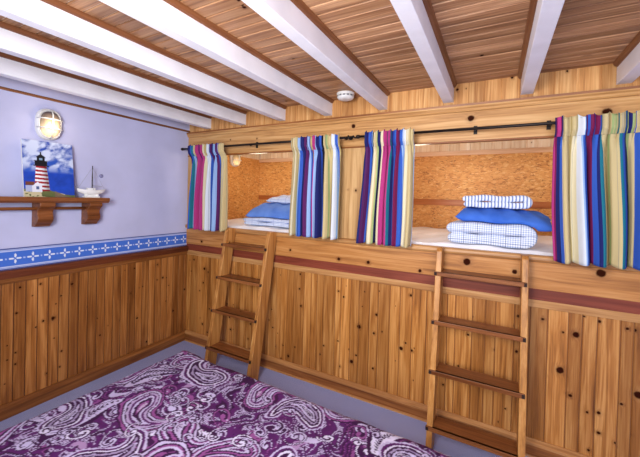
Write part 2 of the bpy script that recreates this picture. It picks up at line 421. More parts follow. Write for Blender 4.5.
# wallpaper border: blue band with white four-petal motifs
W_, H_ = 4.0, .146; nu, nv = 1001, 41
yy = np.linspace(-4, 0, nu); zz = np.linspace(0, H_, nv); Y, Zz = np.meshgrid(yy, zz)
pos = np.stack([np.full_like(Y, .0025), Y, Zz+1.008], -1)
colr = np.empty(Y.shape+(3,), np.float32); colr[:] = L((66, 112, 210))
def putc(mask, c): colr[mask] = L(c)
putc((Zz < .008) | (Zz > H_-.008), (70, 84, 150)); putc(((Zz > .008) & (Zz < .024)) | ((Zz > H_-.024) & (Zz < H_-.008)), (196, 206, 240))
putc(((Zz > .014) & (Zz < .018)) | ((Zz > H_-.018) & (Zz < H_-.014)), (90, 120, 205))
per = .098; uu = ((Y+100*per) % per)-per/2; vv_ = Zz-H_/2
for ang in range(4):
    a = ang*PI/2; px_ = uu*math.cos(a)+vv_*math.sin(a); qx = -uu*math.sin(a)+vv_*math.cos(a)
    putc((((px_-.020)/.014)**2+(qx/.0065)**2) < 1, (226, 234, 250))
u2 = ((Y+100*per+per/2) % per)-per/2
putc((u2**2+vv_**2) < .0055**2, (170, 190, 240))
o = npgrid('trim_19', pos[:, ::-1], vcol('wallpaper_border_print', .7)); struct(o); paint_mesh(o, colr[:, ::-1])

# ------------------------------------------------------------------ beams
ORD = ['first', 'second', 'third', 'fourth', 'fifth', 'sixth', 'seventh', 'eighth', 'ninth']
for i, bx in enumerate(BEAMS[:8]):
    t = thing('ceiling_beam', 'white painted wooden ceiling beam, the %s counted from the blue wall' % ORD[i], 'beam', (bx+BW/2, -1.4, BZ), 'white ceiling beams')
    t['kind'] = 'thing'
    h = BW/2
    MB().box(-h, h, YF+1.4, D+1.4, 0, ZC-BZ).build('beam_timber', M['white_paint'], t, bevel=.003)
    for sgn in (-1, 1):
        MB().prism([(sgn*h, .096), (sgn*(h+.012), .100), (sgn*(h+.020), .112), (sgn*(h+.022), .1195), (sgn*h, .1195)], YF+1.4, 1.392, 'Y').build('cove_trim', M['covetrim'], t)

# ------------------------------------------------------------------ ladders
def ladder(x0, x1, heights, label, foot=-.36):
    cx = (x0+x1)/2; w = (x1-x0)/2; top = 1.235
    t = thing('bunk_ladder', label, 'ladder', (cx, 0, 0), 'bunk ladders')
    sl = (-.132-foot)/top; yf = lambda z: foot+sl*z; dep = .122; th = .036
    for s in (-1, 1):
        a, b = (-w, -w+th) if s < 0 else (w-th, w)
        pts = [(yf(0), 0), (yf(0)+dep, 0), (yf(top)+dep-.002, top-.002), (yf(top)+dep-.03, top+.006), (yf(top)+.03, top+.008), (yf(top)+.004, top-.012)]
        MB().prism(pts, a, b, 'X').build('stile', M['ladder'], t, bevel=.004)
    for z in heights:
        y0 = yf(z)
        tr = MB().box(-w+th-.004, w-th+.004, y0-.006, y0+dep+.004, z-.013, z+.013).box(-w-.003, w-.012, y0-.007, y0+.012, z-.013, z+.013).build('tread', M['tread'], t, bevel=.002)
        pg = MB()
        pg.box(-w-.005, -w+.012, y0-.0085, y0+.004, z-.010, z+.010).build('peg', M['peg'], tr)
        MB().box(w-.024, w-.009, y0-.0085, y0+.004, z-.011, z+.011).build('peg', M['peg'], tr)
    return t
ladder(.668, 1.190, (1.095, .80, .51, .195), 'honey pine bunk ladder nearer the blue wall, leaning under the left bunk opening', -.36)
ladder(2.565, 3.085, (1.078, .774, .475, .150), 'honey pine bunk ladder leaning below the folded blanket stack on the right bunk', -.335)

# ------------------------------------------------------------------ curtains
TAN=(194,176,130); TAN2=(176,158,108); CRM=(214,204,172); WHT=(208,214,226); LBL=(140,170,216); BLU=(50,88,178); NAV=(30,34,96); PUR=(84,30,88); MAR=(110,24,70); MAG=(168,52,116); TEAL=(30,110,130); GRN=(150,166,110); BLK=(24,20,40); ORG=(206,160,110)
def curtain_mat(name, stripes, u0_scale):
    t = NT(name, .85, .2)
    uv = t.n('ShaderNodeUVMap'); uv.uv_map = 'weave'
    o = t.sep(uv.outputs[0])
    tot = sum(w for _, w in stripes); acc = 0
    f = o[0]
    # constant ramps hold 32 stops each: split in two
    chunks = []; cur = []
    for c, w in stripes:
        cur.append((acc/tot, rgba(c))); acc += w
        if len(cur) == 30: chunks.append(cur); cur = []
    if cur: chunks.append(cur)
    out = None
    for ch in chunks:
        st = ch if ch[0][0] == 0 else [(0.0, ch[0][1])] + ch
        r = t.ramp(f, st, 'CONSTANT')
        out = r if out is None else t.mix(t.m('GREATER_THAN', f, ch[0][0]), out, r)
    # thin woven lines
    ln = t.m('LESS_THAN', t.m('FRACT', t.m('MULTIPLY', f, tot/9.0)), .05)
    out = t.mix(t.m('MULTIPLY', ln, .35), out, rgba((60, 90, 120)))
    t.col(out)
    wv = t.n('ShaderNodeTexNoise'); wv.inputs['Scale'].default_value = 500; t.l(t.obj(), wv.inputs[0]); t.bump(wv.outputs[0], .2, .002)
    return t.mat

ROD_Y = -.105; ROD_Z = 2.022
def curtain(label, xt0, xt1, xb0, xb1, zb, stripes, nfold, seed, name, ztop=2.044):
    rnd = random.Random(seed)
    mat = curtain_mat(name, stripes, 1)
    cx = (xt0+xt1)/2
    t = thing('striped_curtain', label, 'curtain', (cx, ROD_Y, zb), 'striped bunk curtains')
    ph = [rnd.uniform(0, 2*PI) for _ in range(8)]; am = [rnd.uniform(.6, 1.3) for _ in range(40)]
    kg = nfold*2.6
    zh = 1.948                                             # bottom of the gathered heading
    def P(u, z):
        s = (ztop-z)/(ztop-zb)
        x = (xt0+(xt1-xt0)*u)*(1-s)+(xb0+(xb1-xb0)*u)*s
        fold = math.sin(2*PI*nfold*u+ph[0]+.9*math.sin(2*PI*1.3*u+ph[1])) + .35*math.sin(2*PI*nfold*2.1*u+ph[2]+s*1.2)
        gath = math.sin(2*PI*kg*u+ph[3]+.8*math.sin(2*PI*3*u+ph[4])) + .3*math.sin(2*PI*kg*1.7*u+ph[5])
        wg = max(0., min(1., (z-zh+.10)/.14)); wf = min(1., .35+s*1.1)
        y = .034*wf*(1-.75*wg)*fold + .016*wg*gath
        x += .010*wf*(1-wg)*math.cos(2*PI*nfold*u+ph[0]) + .004*wg*math.cos(2*PI*kg*u+ph[3])
        wp = max(0., min(1., (z-zh+.03)/.05)); y = y*(1-.3*wp) - .031*wp
        x += .006*math.sin(5*s+ph[6]+6*u)*s
        zz = z + (.006*math.sin(2*PI*kg*.5*u+ph[7])+.006*gath if z > ROD_Z+.012 else 0.) + (.006*math.sin(2*PI*nfold*u+ph[0]) if s > .97 else 0)
        return (x-cx, y, zz-zb)
    NU = 220
    def piece(nm, z0, z1, nz, push=0.):
        mb = MB(); 
        def fn(u, v):
            p = P(u, z1+(z0-z1)*v); return (p[0], p[1]-push*(.35+.65*math.sin(PI*min(1, max(0, (p[2]+zb-zh)/.06))*.5)), p[2])
        mb.grid(fn, NU, nz)
        ob = mb.build(nm, mat, t, smooth=True, fixn=False)
        uv = ob.data.uv_layers.new(name='weave')
        co = []
        for j in range(nz):
            for i in range(NU):
                for di, dj in ((0, 0), (1, 0), (1, 1), (0, 1)):
                    u = (i+di)/NU
                    # the fabric runs in and out of the gathers, so the printed stripes bunch a little
                    hd = .022*math.sin(2*PI*kg*u+ph[3]) if push else 0
                    co += [min(.999, max(.001, u+hd+.005*math.sin(2*PI*nfold*u+ph[0]))), 1-(j+dj)/nz]
        uv.data.foreach_set('uv', co)
        md = ob.modifiers.new('cloth_thickness', 'SOLIDIFY'); md.thickness = .003
        return ob
    piece('fabric_panel', zb, zh, 40)
    piece('gathered_heading', zh-.010, ztop, 26, .012)
    return t

# positions are where the photo's edges meet the plane of the rod
st1 = [(NAV,8),(BLU,8),(TEAL,5),(LBL,3),(TAN,5),(NAV,6),(MAG,14),(PUR,4),(MAG,12),(CRM,11),(TAN2,4),(WHT,11),(BLU,6),(PUR,9),(NAV,7),(LBL,6),(PUR,8),(BLU,6),(TAN,9),(CRM,4),(TAN,8)]
st2 = [(TAN,7),(CRM,3),(TAN,9),(WHT,4),(LBL,4),(BLU,7),(NAV,10),(PUR,11),(LBL,5),(BLU,3),(TAN2,6),(MAG,8),(LBL,5),(NAV,9),(BLU,10),(BLK,6),(TAN,9),(GRN,3),(TAN,12),(CRM,4),(WHT,6),(LBL,4),(BLU,8),(TAN2,6)]
st3 = [(NAV,7),(PUR,7),(BLU,12),(LBL,4),(BLK,4),(CRM,7),(TAN,5),(GRN,5),(NAV,9),(ORG,5),(CRM,5),(MAG,14),(MAR,6),(MAG,8),(TEAL,4),(NAV,5),(BLU,13),(MAR,11),(BLU,9),(LBL,7),(WHT,8),(CRM,8),(TAN,18),(TAN2,3),(LBL,3)]
st4 = [(MAG,1.6),(MAR,1.6),(NAV,3),(BLU,2),(TAN,15),(TAN2,2),(CRM,5),(WHT,4),(LBL,2),(BLU,7),(MAR,9),(BLU,4),(NAV,2),(TEAL,3),(TAN,11),(GRN,2),(TAN,9),(TEAL,2),(BLU,3),(NAV,5),(GRN,3),(TAN,7),(BLU,5),(LBL,3),(WHT,6),(TAN,9),(TAN2,2),(MAG,13),(TAN,4),(GRN,2),(WHT,5),(LBL,4),(BLU,8),(MAR,6),(TAN,12)]
curtain('narrow striped curtain in the corner beside the blue wall', .165, .640, .135, .648, 1.212, st1, 6, 3, 'striped_cotton_corner')
curtain('striped curtain over the left bunk, just left of the bare wooden post', 1.405, 1.84, 1.385, 1.86, 1.238, st2, 6, 5, 'striped_cotton_left')
curtain('striped curtain between the bare wooden post and the folded blanket stack', 2.045, 2.40, 2.005, 2.40, 1.230, st3, 6, 9, 'striped_cotton_middle')
curtain('wide striped curtain at the right bunk, right of the folded blanket stack', 3.185, 3.80, 3.215, 3.83, 1.226, st4, 7, 12, 'striped_cotton_right')

# curtain rods
def rod(x0, x1, fin, brackets, label, hook):
    t = thing('curtain_rod', label, 'curtain rod', (x0, ROD_Y, ROD_Z), 'iron curtain rods')
    MB().tube([(0, 0, 0), (x1-x0, 0, 0)], .0095, 12).build('rod', M['iron'], t, smooth=True)
    for f in fin:
        s = -1 if f == 0 else 1; X = (0 if f == 0 else x1-x0)
        MB().lathe([(.004, 0), (.013, .004*s), (.015, .018*s), (.012, .030*s), (.003, .034*s)], (X, 0, 0), 'X', 14).build('finial', M['iron'], t, smooth=True)
    for bx in brackets:
        X = bx-x0
        b = MB().tube([(X, .093, .012), (X, .05, .012), (X, .018, -.006), (X, 0, -.013), (X, -.009, -.011)], .0045, 8)
        b.box(X-.011, X+.011, .086, .092, -.02, .035).build('bracket', M['iron'], t)
    if hook is not None:
        X = hook-x0; pts = []
        for k in range(40):
            a = k/39*6*PI; pts.append((X-.06+.12*k/39, .016*math.cos(a)*math.sin(PI*k/39), .014*math.sin(a)*math.sin(PI*k/39)-.002))
        MB().tube(pts, .0065, 8).build('twisted_scroll', M['iron'], t, smooth=True)
    return t
rod(.045, 1.935, [0], [.115, .935, 1.72], 'dark iron curtain rod over the left bunk, reaching the blue wall', 1.905)
rod(1.99, 4.45, [0], [2.03, 2.77, 3.17, 4.2], 'dark iron curtain rod over the right bunk', None)

# ------------------------------------------------------------------ bedding in the bunks
def mattress(x0, x1, label):
    t = MB(); w = x1-x0; d = 1.12
    def top(u, v):
        x = u*w; y = v*d
        e = min(1, min(u*w, (1-u)*w, v*d, (1-v)*d)/.035)
        z = .10+.055*math.sqrt(max(0, 1-(1-e)**2)) + .02*v*min(1, e) + .005*math.sin(x*9+y*4)*e + .004*math.sin(x*23-y*17)*e
        return (x, y, z)
    t.grid(top, 90, 50)
    t.box(0, w, 0, d, .0, .102)
    o = t.build('bunk_mattress', M['sheet'], smooth=True, loc=(x0, .035, ZB))
    return tag(o, label, 'mattress', 'bunk mattresses')
MAT1 = mattress(.02, 1.87, 'white sheeted mattress in the left bunk near the blue wall')
MAT2 = mattress(1.93, 4.4, 'white sheeted mattress in the right bunk under the blue pillow')

def pillow(name, mat, loc, w, d, h, rz, label, group=None, seed=1, droop=0., p=3.2, tilt=(0, 0)):
    mb = MB(); n = 36; rnd = random.Random(seed); a = [rnd.uniform(0, 6) for _ in range(6)]
    def sh(u, v, s):
        x = 2*u-1; y = 2*v-1
        k = max(0, (1-abs(x)**p)*(1-abs(y)**p))**.42
        pinch = 1-.07*(1-abs(x))*0 - .06*(1-x*x)*abs(y)**4
        px = x*w/2*(1-.05*(1-y*y)*abs(x)**3); py = y*d/2*pinch
        z = s*h/2*k*(1+.10*math.sin(5*x+a[0])*math.sin(4*y+a[1])) + .006*k*math.sin(14*x+6*y+a[2])
        z -= droop*max(0, -y)**2
        return (px, py, z)
    mb.grid(lambda u, v: sh(u, v, 1), n, n); mb.grid(lambda u, v: sh(1-u, v, -1), n, n)
    bmo = mb.build(name, mat, smooth=True, loc=loc)
    bm = bmesh.new(); bm.from_mesh(bmo.data); bmesh.ops.remove_doubles(bm, verts=bm.verts, dist=.0008); bmesh.ops.recalc_face_normals(bm, faces=bm.faces); bm.to_mesh(bmo.data); bm.free()
    bmo.rotation_euler = (tilt[0], tilt[1], rz)
    return tag(bmo, label, 'pillow', group)

def folded(name, mat, loc, w, d, th, rz, label, group=None, spiral=True, slump=0.):
    """thick cloth folded over once at its right end: two soft lobes at left, a rolled fold at right"""
    t = th; path = []
    r = t*.475
    xl, xr = -w/2, w/2-r-t/2
    path += [(xl+.01, t*.5)]
    for k in range(1, 13): path.append((xl+.01+(xr-xl-.01)*k/12, t*.5+.004*math.sin(k*1.1)))
    for k in range(1, 12):
        a = -PI/2+PI*k/12; path.append((xr+r*math.cos(a), t*.5+r+r*math.sin(a)))
    for k in range(13): path.append((xr-(xr-xl)*k/12, t*.5+2*r+.005*math.sin(k*.9+1)-slump*(k/12)**2))
    n = len(path); hw = t*.5
    V = []
    NY = 10
    mb = MB()
    def off(i, s):
        p = Vector((path[i][0], path[i][1])); a = Vector(path[max(0, i-1)]); b = Vector(path[min(n-1, i+1)])
        tg = (b-a).normalized(); nn = Vector((-tg.y, tg.x)); return p+nn*hw*s
    ring = [off(i, 1) for i in range(n)] + [Vector(path[-1])+Vector((-hw*.8, 0))] + [off(i, -1) for i in range(n-1, -1, -1)] + [Vector(path[0])+Vector((-hw*.8, 0))]
    m = len(ring)
    ys = [-d/2, -d/2+.012] + [-d/2+.03+(d-.06)*k/NY for k in range(NY+1)] + [d/2-.012, d/2]
    cen = [Vector(path[i]) for i in range(n)] + [Vector(path[-1])] + [Vector(path[i]) for i in range(n-1, -1, -1)] + [Vector(path[0])]
    for j, y in enumerate(ys):
        k = {0: .80, 1: .95, len(ys)-1: .80, len(ys)-2: .95}.get(j, 1.0)
        for q, c in zip(ring, cen):
            p = c+(q-c)*k; mb.v.append((p.x, y+.004*math.sin(9*p.x), p.y))
    for j in range(len(ys)-1):
        for i in range(m):
            l = (i+1) % m; mb._f((j*m+i, j*m+l, (j+1)*m+l, (j+1)*m+i))
    for j in (0, len(ys)-1):                                    # closing strips, front and back
        for i in range(n-1):
            a, b, c, e = i, i+1, m-2-(i+1), m-2-i
            mb._f((j*m+a, j*m+b, j*m+c, j*m+e))
        mb._f((j*m+n-1, j*m+n, j*m+n+1)); mb._f((j*m+m-1, j*m+0, j*m+m-2))
    o = mb.build(name, mat, smooth=True, loc=loc, subsurf=1)
    o.rotation_euler.z = rz
    return tag(o, label, 'blanket', group)

# right bunk stack
MT = ZB+.164
BK1 = folded('folded_blanket', M['check'], (2.887, .27, MT), .53, .42, .079, math.radians(-2), 'blue and white checked blanket folded at the bottom of the right bunk stack')
PL1 = pillow('bed_pillow', M['blue'], (2.955, .27, MT+.200), .58, .42, .12, math.radians(-4), 'plain blue pillow between the checked blanket and the striped pillowcase', 'blue pillows', 3, .025, tilt=(.05, .09))
PC1 = folded('folded_pillowcase', M['stripe'], (2.915, .29, MT+.250), .42, .28, .046, math.radians(-3), 'blue and white striped pillowcase folded on top of the right bunk stack')
# left bunk stack
BK2 = folded('folded_blanket', M['check_l'], (1.02, .37, MT+.005), .72, .46, .040, math.radians(2), 'pale blue plaid blanket folded flat under the pillows in the left bunk')
PL2 = pillow('bed_pillow', M['blue_l'], (1.03, .40, MT+.165), .74, .48, .15, math.radians(3), 'soft blue pillow lying on the plaid blanket in the left bunk', 'blue pillows', 8, .07)
PL3 = pillow('bed_pillow', M['check_l'], (1.11, .50, MT+.265), .62, .38, .10, math.radians(4), 'blue and white plaid pillow topping the left bunk stack', None, 11, .02)

from mathutils.bvhtree import BVHTree
def rest_on(o, below, sink, gap=.0025):
    """lower a soft thing by 'sink' and let its underside take the shape of what carries it"""
    bpy.context.view_layer.update(); dg = bpy.context.evaluated_depsgraph_get(); vs, ps = [], []
    for b_ in below:
        ev = b_.evaluated_get(dg); me = ev.to_mesh(); k = len(vs)
        vs.extend(ev.matrix_world @ v.co for v in me.vertices); ps.extend(tuple(k+i for i in p.vertices) for p in me.polygons); ev.to_mesh_clear()
    tree = BVHTree.FromPolygons(vs, ps)
    o.location.z -= sink; bpy.context.view_layer.update(); mw = o.matrix_world; inv = mw.inverted()
    for v in o.data.vertices:
        p = mw @ v.co; zm = None
        for dx, dy in ((0, 0), (.012, 0), (-.012, 0), (0, .012), (0, -.012)):
            h = tree.ray_cast(Vector((p.x+dx, p.y+dy, 5)), Vector((0, 0, -1)))[0]
            if h is not None and (zm is None or h.z > zm): zm = h.z
        if zm is not None and p.z < zm+gap: p.z = zm+gap+.0004*(p.z-zm); v.co = inv @ p
    o.data.update()
bpy.context.view_layer.update()
rest_on(BK1, [MAT2], .006, .006); rest_on(PL1, [BK1, MAT2], .010, .005); rest_on(PC1, [PL1, BK1, MAT2], .0, .004)
rest_on(BK2, [MAT1], .006, .006); rest_on(PL2, [BK2, MAT1], .008, .005); rest_on(PL3, [PL2, BK2, MAT1], .0, .004)

# ------------------------------------------------------------------ bulkhead lights
def bulkhead(loc, label, power):
    t = thing('bulkhead_light', label, 'wall light', loc, 'oval bulkhead lights')
    def oval(ry, rz, n=36, p=2.6):
        return [(math.copysign(abs(math.cos(a))**(2/p), math.cos(a))*ry, math.copysign(abs(math.sin(a))**(2/p), math.sin(a))*rz) for a in [2*PI*k/n for k in range(n)]]
    def loft(layers):
        mb = MB(); n = 36
        for (x, ry, rz) in layers:
            for (y, z) in oval(ry, rz): mb.v.append((x, y, z))
        for j in range(len(layers)-1):
            for k in range(n):
                l = (k+1) % n; mb._f((j*n+k, j*n+l, (j+1)*n+l, (j+1)*n+k))
        mb._f(range(n-1, -1, -1)); mb._f(range((len(layers)-1)*n, len(layers)*n)); return mb
    loft([(0, .078, .112), (.02, .078, .112), (.034, .072, .106), (.038, .062, .096)]).build('mounting_base', M['white_plastic'], t, smooth=True, bevel=.003)
    loft([(.034, .058, .092), (.052, .057, .090), (.068, .048, .080), (.076, .034, .062)]).build('glass_lens', M['lens'], t, smooth=True)
    cage = MB()
    cage.tube([(.042, y, z) for (y, z) in oval(.066, .100)]+[(.042, *oval(.066, .1)[0])], .005, 8)
    cage.tube([(.036, 0, -.105), (.064, 0, -.094), (.082, 0, -.066), (.087, 0, 0), (.082, 0, .066), (.064, 0, .094), (.036, 0, .105)], .0045, 8)
    for z in (-.033, .033):
        cage.tube([(.036, -.076, z), (.062, -.066, z), (.080, -.040, z), (.086, 0, z), (.080, .040, z), (.062, .066, z), (.036, .076, z)], .0045, 8)
    cage.build('wire_cage', M['chrome'], t, smooth=True)
    return t
bulkhead((0.0, -1.25, 2.035), 'white oval caged bulkhead light, lit, above the lighthouse painting', 3)
bulkhead((0.0, .68, 2.03), 'white oval caged bulkhead light inside the left bunk', 3)

# ------------------------------------------------------------------ shelf, painting, sailboat
ZS = 1.507; SD = .152
t = thing('wall_shelf', 'brown stained wall shelf with scrolled brackets and hanging rail', 'shelf', (0, -1.55, ZS))
def sy(y): return y+1.55
MB().prism([(0, -.040), (SD-.016, -.040), (SD-.010, -.030), (SD, -.026), (SD, 0), (0, 0)], sy(-2.3), sy(-.885), 'Y').build('shelf_board', M['shelf'], t, bevel=.002)
def bracket(y0, y1):
    pts = [(0, -.04), (.128, -.04), (.130, -.062)]
    for k in range(13):                                     # ogee: hollow above, rounded nose below
        q = k/12; pts.append((.124-.058*q+.018*math.sin(2*PI*q)*-1, -.070-.125*q))
    pts += [(.058, -.206), (.044, -.213), (.0, -.215)]
    MB().prism(pts, sy(y0), sy(y1), 'Y').build('bracket', M['shelf'], t, bevel=.004)
for y in (-1.335, -1.02, -2.1): bracket(y, y+.092)
MB().tube([(.062, sy(-2.28), -.082), (.062, sy(-.95), -.082)], .011, 10).build('hanging_rail', M['shelf'], t, smooth=True)

# lighthouse canvas leaning on the wall
def painting():
    w, h = .300, .400; nu, nv = 181, 241
    X, Yv = np.meshgrid(np.linspace(0, 1, nu), np.linspace(0, 1, nv))     # X right, Yv up
    C = np.empty(X.shape+(3,), np.float32)
    n = fbm(X*4+Yv*1.5, Yv*7-X*2.5, 3); n2 = fbm(X*9, Yv*12, 9)
    top = L((22, 60, 160)); midc = L((60, 110, 210))
    C[:] = midc*(1-Yv[..., None])+top*Yv[..., None]
    cl = np.clip((n-.42)*6, 0, 1)*np.clip((Yv-.42)*6, 0, 1); cl = np.maximum(cl, np.clip(1-np.abs(Yv-(.62+.22*X))/.10, 0, 1)*np.clip(n2*2.2-.35, 0, 1))
    C = C*(1-cl[..., None]*.85)+L((214, 226, 250))*cl[..., None]*.85
    sea = np.clip((.47-Yv)*20, 0, 1)[..., None]; C = C*(1-sea)+(L((24, 66, 176))*(.7+.7*n2[..., None]))*sea
    low = Yv < .16; gr = low & (Yv < .11+.05*np.sin(X*5+.5)-.12*np.clip(X-.72, 0, 1))
    C[gr] = (L((96, 104, 60))*(.5+n2[gr][:, None]*1.2)); 
    C[gr & (n > .52)] = L((196, 186, 150))
    rk = (X > .58) & (Yv < .11-.35*(X-.58)) ; C[rk] = L((120, 104, 84))*(.5+n2[rk][:, None])
    # tower
    cx = .34; y0, y1 = .10, .545; k = (Yv-y0)/(y1-y0); half = .150-.045*k
    tw = (np.abs(X-cx) < half) & (Yv > y0) & (Yv < y1)
    band = (np.floor((k+.012*np.sin((X-cx)*8))*13) % 2) == 0
    sh = np.clip(1.0-.55*((X-cx)/half+.3)**2*np.sign((X-cx)/half+.3).clip(-1, 1), .45, 1.1)
    C[tw & band] = (L((160, 30, 44))*sh[tw & band][:, None]); C[tw & ~band] = (L((236, 236, 244))*sh[tw & ~band][:, None])
    blk = L((14, 16, 26))
    for (a, b, hw) in ((.545, .565, .15), (.565, .635, .118), (.635, .645, .135), (.645, .70, .075), (.70, .71, .09), (.75, .80, .015)):
        C[(Yv >= a) & (Yv < b) & (np.abs(X-cx) < hw)] = blk
    C[(Yv >= .71) & (Yv < .76) & (np.abs(X-cx) < .085*(1-(Yv-.71)/.055))] = blk
    C[(Yv > .652) & (Yv < .69) & (np.abs(X-cx) < .03)] = L((130, 160, 190))
    # keeper's house
    hs = (X > .145) & (X < .335) & (Yv > .085) & (Yv < .20); C[hs] = L((222, 226, 240))
    gb = (Yv >= .20) & (Yv < .265) & (np.abs(X-.255) < .085*(1-(Yv-.20)/.065)); C[gb] = L((230, 232, 244))
    C[(np.abs(X-.255) < .028) & (Yv > .13) & (Yv < .185)] = L((70, 90, 140))
    rf = (X > .03) & (X < .20) & (Yv > .20) & (Yv < .265) & ~gb; C[rf] = L((112, 62, 44))
    wl = (X > .03) & (X < .145) & (Yv > .09) & (Yv < .20); C[wl] = L((170, 180, 214))
    t = thing('canvas_painting', 'canvas painting of a red and white striped lighthouse leaning on the shelf', 'painting', (.0, -1.265, ZS))
    th = math.atan2(.06, .40); bx = .108; 
    s, c = math.sin(th), math.cos(th)
    px = bx - s*Yv*h; pz = c*Yv*h+.001; py = (X-.5)*w
    o = npgrid('painted_front', np.stack([px+.0008, py, pz], -1), vcol('painted_canvas', .55, 300), t, smooth=False); paint_mesh(o, C)
    pr = [(bx, .001), (bx-s*h, c*h+.001), (bx-s*h-.017*c, c*h+.001-.017*s), (bx-.017*c, .001)]
    MB().prism(pr, -w/2, w/2, 'Y').build('stretcher_frame', M['white_plastic'], t)
painting()

# model sailboat
t = thing('model_sailboat', 'white model sailboat with a bare dark mast on the shelf', 'model boat', (.085, -.990, ZS), None); t.scale = (1.12, 1.12, 1.12)
mb = MB(); NS = 18
def hull(u, v):
    x = 2*u-1; half = .026*(1-abs(x)**2.4)**.7; a = -PI/2 + PI*(v-.5)*1.0 
    y = x*.094; dep = .036*(1-.35*x*x)
    ang = (v-.5)*PI
    return (half*math.sin(ang), y*(1 - .10*math.cos(ang)), .052+.012*x*x - dep*math.cos(ang))
mb.grid(hull, NS, 12)
mb.build('hull', M['white_plastic'], t, smooth=True)
dk = MB(); dk.grid(lambda u, v: ((.0215*(1-abs(2*u-1)**2.4)**.7)*(2*v-1), (2*u-1)*.085, .050+.012*(2*u-1)**2), NS, 4).build('deck', plain('pale_deck', (200, 204, 216), .5), t)
MB().box(-.011, .011, -.030, .022, .050, .068).build('cabin', M['white_plastic'], t, bevel=.003)
MB().tube([(0, .004, .05), (0, .004, .225)], [.0035, .0025], 8).build('mast', M['peg'], t)
rg = MB()
for q in ((0, -.084, .066), (0, .084, .066), (.018, .004, .054), (-.018, .004, .054)): rg.tube([q, (0, .004, .215)], .0009, 5)
rg.tube([(0, -.084, .066), (0, -.105, .078)], .0022, 6); rg.tube([(0, .004, .085), (0, .07, .082)], .002, 6)
rg.build('rigging', plain('grey_thread', (150, 152, 170), .6), t)
st = MB().box(-.02, .02, -.048, .048, 0, .010)
for y in (-.036, .036): st.box(-.014, .014, y-.005, y+.005, .010, .034)
st.box(-.006, .006, -.045, .045, .010, .026)
st.build('stand', M['white_plastic'], t, bevel=.002)
# small round fitting on the wall
tag(MB().lathe([(.016, 0), (.016, .004), (.011, .009), (.003, .010)], (0, 0, 0), 'X', 16).build('wall_stud', M['stud'], smooth=True, loc=(0, -.877, 1.687)),
    'small grey round stud on the blue wall right of the sailboat', 'wall fitting')

# smoke detector
t = thing('smoke_detector', 'round white smoke detector on the wooden ceiling between two beams', 'smoke detector', (1.872, -.125, ZC))
MB().lathe([(.068, 0), (.068, -.010), (.062, -.014)], (0, 0, 0), 'Z', 32).build('mounting_base', M['white_plastic'], t, smooth=True, bevel=.001)
MB().lathe([(.058, -.012), (.064, -.016), (.064, -.032), (.056, -.044), (.030, -.049), (.004, -.050)], (0, 0, 0), 'Z', 32).build('sensor_cover', M['white_plastic'], t, smooth=True)
for k in range(14):
    if k % 7 == 0: continue
    a = 2*PI*k/14; c, q = math.cos(a), math.sin(a)
    vn = MB(); vn.v = [(R_*c-w_*q, R_*q+w_*c, z_) for (R_, z_) in ((.0655, -.020), (.0655, -.031)) for w_ in (-.010, .010)]; vn._f((0, 1, 3, 2))
    vn.build('vent_slot', M['grey_plastic'], t)

# ------------------------------------------------------------------ bed with paisley spread
BL, BWd, BT = 2.0, 1.62, .512
bed = thing('bed', 'low bed covered with a purple and lavender paisley bedspread', 'bed', (1.045, -.862, 0))
bed.rotation_euler.z = math.radians(-2.2)

